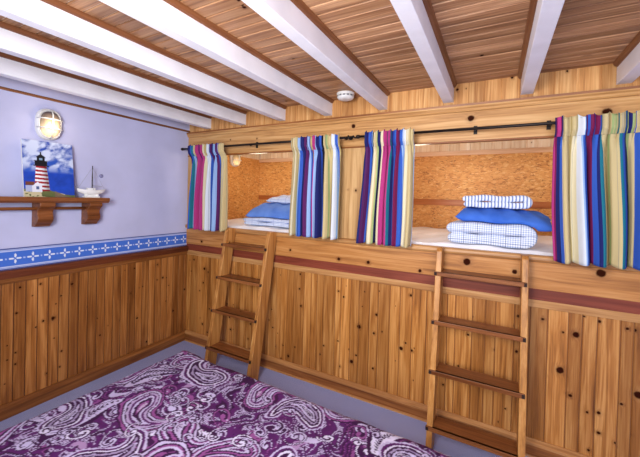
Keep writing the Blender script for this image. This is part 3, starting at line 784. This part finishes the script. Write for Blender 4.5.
def paisley(X, Y, seed=4):
    """colour field of scrolls, teardrops and ferns; X,Y in metres"""
    ny, nx = X.shape; rs = np.random.RandomState(seed)
    plum = L((50, 10, 58)); pur = L((78, 24, 88)); mau = L((130, 70, 130)); lav = L((178, 168, 204)); wht = L((200, 194, 222))
    warpx = X+.012*np.sin(Y*23)+.008*np.sin(X*31+Y*11); warpy = Y+.012*np.sin(X*19+1)
    n = fbm(X*6, Y*6, seed); C = np.empty((ny, nx, 3), np.float32); C[:] = plum
    C[n > .52] = pur*.8+plum*.2
    q1 = fbm(X*3.2+5, Y*3.2, seed+2); q2 = fbm(X*3.2, Y*3.2+9, seed+5)
    fl = fbm(X*5.5+2.6*q1, Y*5.5+2.6*q2, seed+7, 3); fr = (fl*11) % 1.0
    sel = fbm(X*5, Y*5, seed+11)
    C[(fr > .62)] = pur
    pg_ = (fr < .30) & (sel > .44); C[pg_] = lav*.85+pur*.15; C[(fr > .11) & (fr < .18) & pg_] = plum; C[(fr < .14) & (sel <= .44)] = mau*.8+pur*.2
    stip = (np.hypot(((X+.003*np.sin(Y*90)) % .010)-.005, (Y % .010)-.005) < .0028); C[stip & pg_] = pur
    x0, y0 = X.min(), Y.min(); dx = X[0, 1]-X[0, 0]; dy = Y[1, 0]-Y[0, 0]
    def win(cx, cy, r):
        i0 = max(0, int((cx-r-x0)/dx)); i1 = min(nx, int((cx+r-x0)/dx)+2); j0 = max(0, int((cy-r-y0)/dy)); j1 = min(ny, int((cy+r-y0)/dy)+2)
        return None if i0 >= i1 or j0 >= j1 else (slice(j0, j1), slice(i0, i1))
    def dist(cs, rads, w): 
        xx = warpx[w]; yy = warpy[w]; d = np.full(xx.shape, 9.0)
        for (a, b), r in zip(cs, rads): d = np.minimum(d, np.hypot(xx-a, yy-b)-r)
        return d
    def stroke(pts, rads, c):
        P = np.array(pts); cen = P.mean(0); R = np.abs(P-cen).max()+max(rads)+.03
        w = win(cen[0], cen[1], R)
        if w is None: return
        d = dist(P, rads, w); C[w][d < 0] = c
    def spiral(cx, cy, size, rot, hand, c, wd, turns=1.35):
        for cc, g in ((plum if c is not plum else lav, .0042), (c, 0.)): spiral1(cx, cy, size, rot, hand, cc, wd+g, turns)
    def spiral1(cx, cy, size, rot, hand, c, wd, turns=1.35):
        t = np.linspace(0, 1, 46); a = rot+hand*t*2*PI*turns; r = size*(1-t)**.85
        pts = np.stack([cx+r*np.cos(a), cy+r*np.sin(a)], 1); rad = wd*(.55+.75*t); stroke(pts, rad, c)
        # bulb
        stroke([(pts[-1][0], pts[-1][1])], [wd*1.7], c)
    def fern(cx, cy, ln, rot, bend, c):
        t = np.linspace(0, 1, 24); a = rot+bend*t; px = cx+np.cumsum(np.cos(a))*ln/24; py = cy+np.cumsum(np.sin(a))*ln/24
        cc = plum if c is not plum else lav
        stroke(np.stack([px, py], 1), ln*.15*np.sin(PI*np.clip(t, .04, .97)**.8)+.006, cc)
        t = np.linspace(0, 1, 18); a = rot+bend*t; sx = cx+np.cumsum(np.cos(a))*ln/18; sy_ = cy+np.cumsum(np.sin(a))*ln/18
        for k in range(1, 18):
            for s in (-1, 1):
                q = np.linspace(0, 1, 7); L_ = ln*.17*math.sin(PI*(k/18)**.8)+.004; aa = a[k]+s*(1.1-.5*q)
                stroke(np.stack([sx[k]+q*L_*np.cos(aa), sy_[k]+q*L_*np.sin(aa)], 1), .0014+.0050*np.sin(PI*np.clip(q, .08, .95)), c)
    def tear(cx, cy, size, rot, hand, scheme):
        t = np.linspace(0, 1, 34); a = rot+hand*(t**1.4)*2.7; st = size*2.3/34
        px = cx+np.cumsum(np.cos(a))*st; py = cy+np.cumsum(np.sin(a))*st
        rad = size*.46*(1-t)**.85*np.clip(.55+t*3,0,1)+.003
        P = np.stack([px, py], 1); cen = P.mean(0); w = win(cen[0], cen[1], size*2.0)
        if w is None: return
        d = dist(P, rad, w)/size; sub = C[w]
        ang = np.arctan2(warpy[w]-cy, warpx[w]-cx)
        sc = .022*np.sin(ang*18)
        bands = scheme
        for (lim, col_, scal) in bands: sub[(d+(sc if scal else 0)) < lim] = col_
        # inner veins
        v = (np.sin(ang*11+d*60) > .1) & (d < -.33); sub[v] = bands[-1][1]*.4+wht*.6
    schemes = [
        [(.26, plum, 1), (.20, lav, 1), (.13, plum, 0), (.08, mau, 0), (.03, lav, 0), (-.04, plum, 0), (-.12, mau, 1), (-.20, plum, 0), (-.27, lav, 0), (-.33, pur, 0)],
        [(.22, lav, 1), (.15, pur, 0), (.08, plum, 1), (.05, wht, 0), (-.01, plum, 0), (-.10, lav*.6+pur*.4, 1), (-.17, plum, 0), (-.24, lav, 1), (-.31, plum, 0)],
        [(.24, plum, 1), (.18, mau, 1), (.12, plum, 0), (.08, lav, 0), (.02, plum, 0), (-.02, lav*.7+mau*.3, 1), (-.09, pur, 0), (-.16, lav, 0), (-.22, plum, 1), (-.30, mau, 0)],
    ]
    W, H = X.max()-x0, Y.max()-y0
    for k in range(int(W*H*14)):                               # pale ground patches
        cx, cy = x0+rs.rand()*W, y0+rs.rand()*H; s = .03+.03*rs.rand()
        t = np.linspace(0, 1, 14); a = rs.rand()*6.3+rs.choice([-1, 1])*t*2.5
        stroke(np.stack([cx+np.cumsum(np.cos(a))*s*.2, cy+np.cumsum(np.sin(a))*s*.2], 1), s*.42*np.sin(PI*np.clip(t, .06, .96)), lav if rs.rand() < .7 else mau*.6+lav*.4)
    for k in range(int(W*H*60)):
        cx, cy = x0+rs.rand()*W, y0+rs.rand()*H
        spiral(cx, cy, .030+.042*rs.rand(), rs.rand()*6.3, rs.choice([-1, 1]), [lav, wht, mau, plum, lav][rs.randint(5)], .0052+.0022*rs.rand())
    for k in range(int(W*H*7)):
        fern(x0+rs.rand()*W, y0+rs.rand()*H, .24+.12*rs.rand(), rs.rand()*6.3, rs.choice([-1, 1])*(.8+rs.rand()), [lav, plum, wht, mau][rs.randint(4)])
    g = .33; jj = 0
    for j in range(int(H/g)+2):
        for i in range(int(W/g)+2):
            cx = x0+(i+.5*(j % 2))*g+rs.uniform(-.04, .04); cy = y0+j*g+rs.uniform(-.03, .03)
            tear(cx, cy, .105+.05*rs.rand(), rs.rand()*6.3, rs.choice([-1, 1]), schemes[rs.randint(3)])
    for k in range(int(W*H*42)):
        cx, cy = x0+rs.rand()*W, y0+rs.rand()*H
        spiral(cx, cy, .024+.03*rs.rand(), rs.rand()*6.3, rs.choice([-1, 1]), [lav, plum, wht, lav][rs.randint(4)], .0042, 1.1)
    # fine speckle of dots
    for k in range(int(W*H*260)):
        cx, cy = x0+rs.rand()*W, y0+rs.rand()*H; stroke([(cx, cy)], [.0028+.002*rs.rand()], [lav, plum, mau][rs.randint(3)])
    return C

def bedspread():
    st = .0046; R = .075; drop = BT-.06
    ex = R*PI/2+drop-R                                      # extra cloth over each edge
    su = np.arange(-ex, BL+ex+st, st); sv = np.arange(-ex, BWd+ex+st, st)
    def bend(s, Lx):
        # arc-length coordinate -> (horizontal position, drop)
        s = np.asarray(s); p = np.clip(s, R, Lx-R).astype(float); dz = np.zeros_like(p)
        for sign, e in ((-1, R-s), (1, s-(Lx-R))):
            e = np.clip(e, 0, None); a = np.clip(e/R, 0, PI/2)
            ss = R*np.sin(a); p = p + sign*ss; dz = dz + R*(1-np.cos(a)) + np.clip(e-R*PI/2, 0, None)
        return p, dz
    U, V = np.meshgrid(su, sv)
    pu, du = bend(U, BL); pv, dv = bend(V, BWd)
    dz = np.minimum(np.hypot(du, dv), drop)                 # corners fold softly
    n = fbm(U*3.0+9, V*3.0+5, 21); n2 = fbm(U*9+3, V*9+7, 33)
    flat = np.clip(1-dz/.1, 0, 1)
    z = BT-dz + flat*(.030*(n-.5)+.010*(n2-.5))
    flare = np.clip(dz/drop, 0, 1)
    wav = .018*flare*(np.sin(U*16)*(dv > 0)+0)
    wav2 = .018*flare*(np.sin(V*16)*(du > 0))
    x = pu + np.where(U < BL/2, -1, 1)*(flare*.02+wav2)*(du > 0); y = -(pv + np.where(V < BWd/2, -1, 1)*(flare*.02+wav)*(dv > 0))
    pos = np.stack([x, y, z], -1)
    C = paisley(U.astype(np.float64), V.astype(np.float64))
    o = npgrid('bedspread', pos[::-1], vcol('purple_paisley_cotton', .75, 500, .25), bed); paint_mesh(o, C[::-1])
    return o
bedspread()
MB().box(.05, BL-.05, -BWd+.05, -.05, .25, BT-.04).build('mattress', M['sheet'], bed, bevel=.04)
MB().box(.06, BL-.06, -BWd+.06, -.06, .13, .25).build('bed_frame', M['wood_dark'], bed, bevel=.006)
for x in (.12, BL-.12):
    for y in (-.12, -BWd+.12):
        MB().prism([(x-.035, y-.035), (x+.035, y-.035), (x+.035, y+.035), (x-.035, y+.035)], 0, .14, 'Z').build('leg', M['wood_dark'], bed, bevel=.004)

# ------------------------------------------------------------------ light
w = bpy.data.worlds.new('world'); S.world = w; w.use_nodes = True
bg = w.node_tree.nodes['Background']; bg.inputs[0].default_value = (.80, .86, 1.0, 1); bg.inputs[1].default_value = .5
def area(name, loc, target, size, power, c=(1, 1, 1), sy=None):
    l = bpy.data.lights.new(name, 'AREA'); l.shape = 'RECTANGLE'; l.size = size; l.size_y = sy or size; l.energy = power; l.color = c
    o = bpy.data.objects.new(name, l); COL.objects.link(o); o.location = loc
    o.rotation_euler = (Vector(target)-Vector(loc)).to_track_quat('-Z', 'Y').to_euler(); return o
def point(name, loc, power, c, r=.06):
    l = bpy.data.lights.new(name, 'POINT'); l.energy = power; l.color = c; l.shadow_soft_size = r
    o = bpy.data.objects.new(name, l); COL.objects.link(o); o.location = loc; return o
area('added_fill_right', (3.6, -3.7, 1.9), (1.6, 0, 1.2), 1.6, 95, (.93, .96, 1.0))  # added soft light behind the camera; no window stands there
area('bounced_flash', (2.2, -2.6, 1.5), (2.3, -.6, 2.6), 1.0, 36, (1, .98, .95))
area('camera_flash', (2.35, -2.75, 1.95), (1.7, 0, .9), .5, 42, (1, .98, .96))
point('bunk_lamp_left', (.55, .5, 1.90), 7, (1, .83, .60), .1)
point('bunk_fill_right', (3.9, .55, 1.90), 11, (1, .84, .62), .1)  # added light without a fixture, brightens the right bunk
point('bunk_fill_right_inner', (2.3, .45, 1.93), 8, (1, .86, .66), .1)  # extra unseen fill beside the divider, no fixture in this bunk
point('bunk_fill_left_inner', (1.5, .45, 1.93), 8, (1, .86, .66), .1)  # second fill added to the left bunk, apart from its bulkhead light
point('wall_lamp', (.13, -1.25, 2.03), 1.0, (1, .82, .58), .04)

# ------------------------------------------------------------------ camera
F, YAW, PITCH, ROLL, CY = 325.5, .494, -.012, .027, 202.3
f = Vector((-math.sin(YAW)*math.cos(PITCH), math.cos(YAW)*math.cos(PITCH), math.sin(PITCH)))
r = Vector((math.cos(YAW), math.sin(YAW), 0)); u = r.cross(f)
c_, s_ = math.cos(ROLL), math.sin(ROLL); r, u = r*c_+u*s_, u*c_-r*s_
cam = bpy.data.cameras.new('camera'); co = bpy.data.objects.new('camera', cam); COL.objects.link(co)
m = Matrix.Identity(4)
for i in range(3): m[i][0] = r[i]; m[i][1] = u[i]; m[i][2] = -f[i]
m.translation = Vector((2.9, -2.4, 1.55)); co.matrix_world = m
cam.sensor_width = 36; cam.lens = F/640*36; cam.shift_y = -(228.5-CY)/640; cam.clip_start = .02
S.camera = co
S.view_settings.view_transform = 'Standard'; S.view_settings.look = 'None'; S.view_settings.exposure = -.26
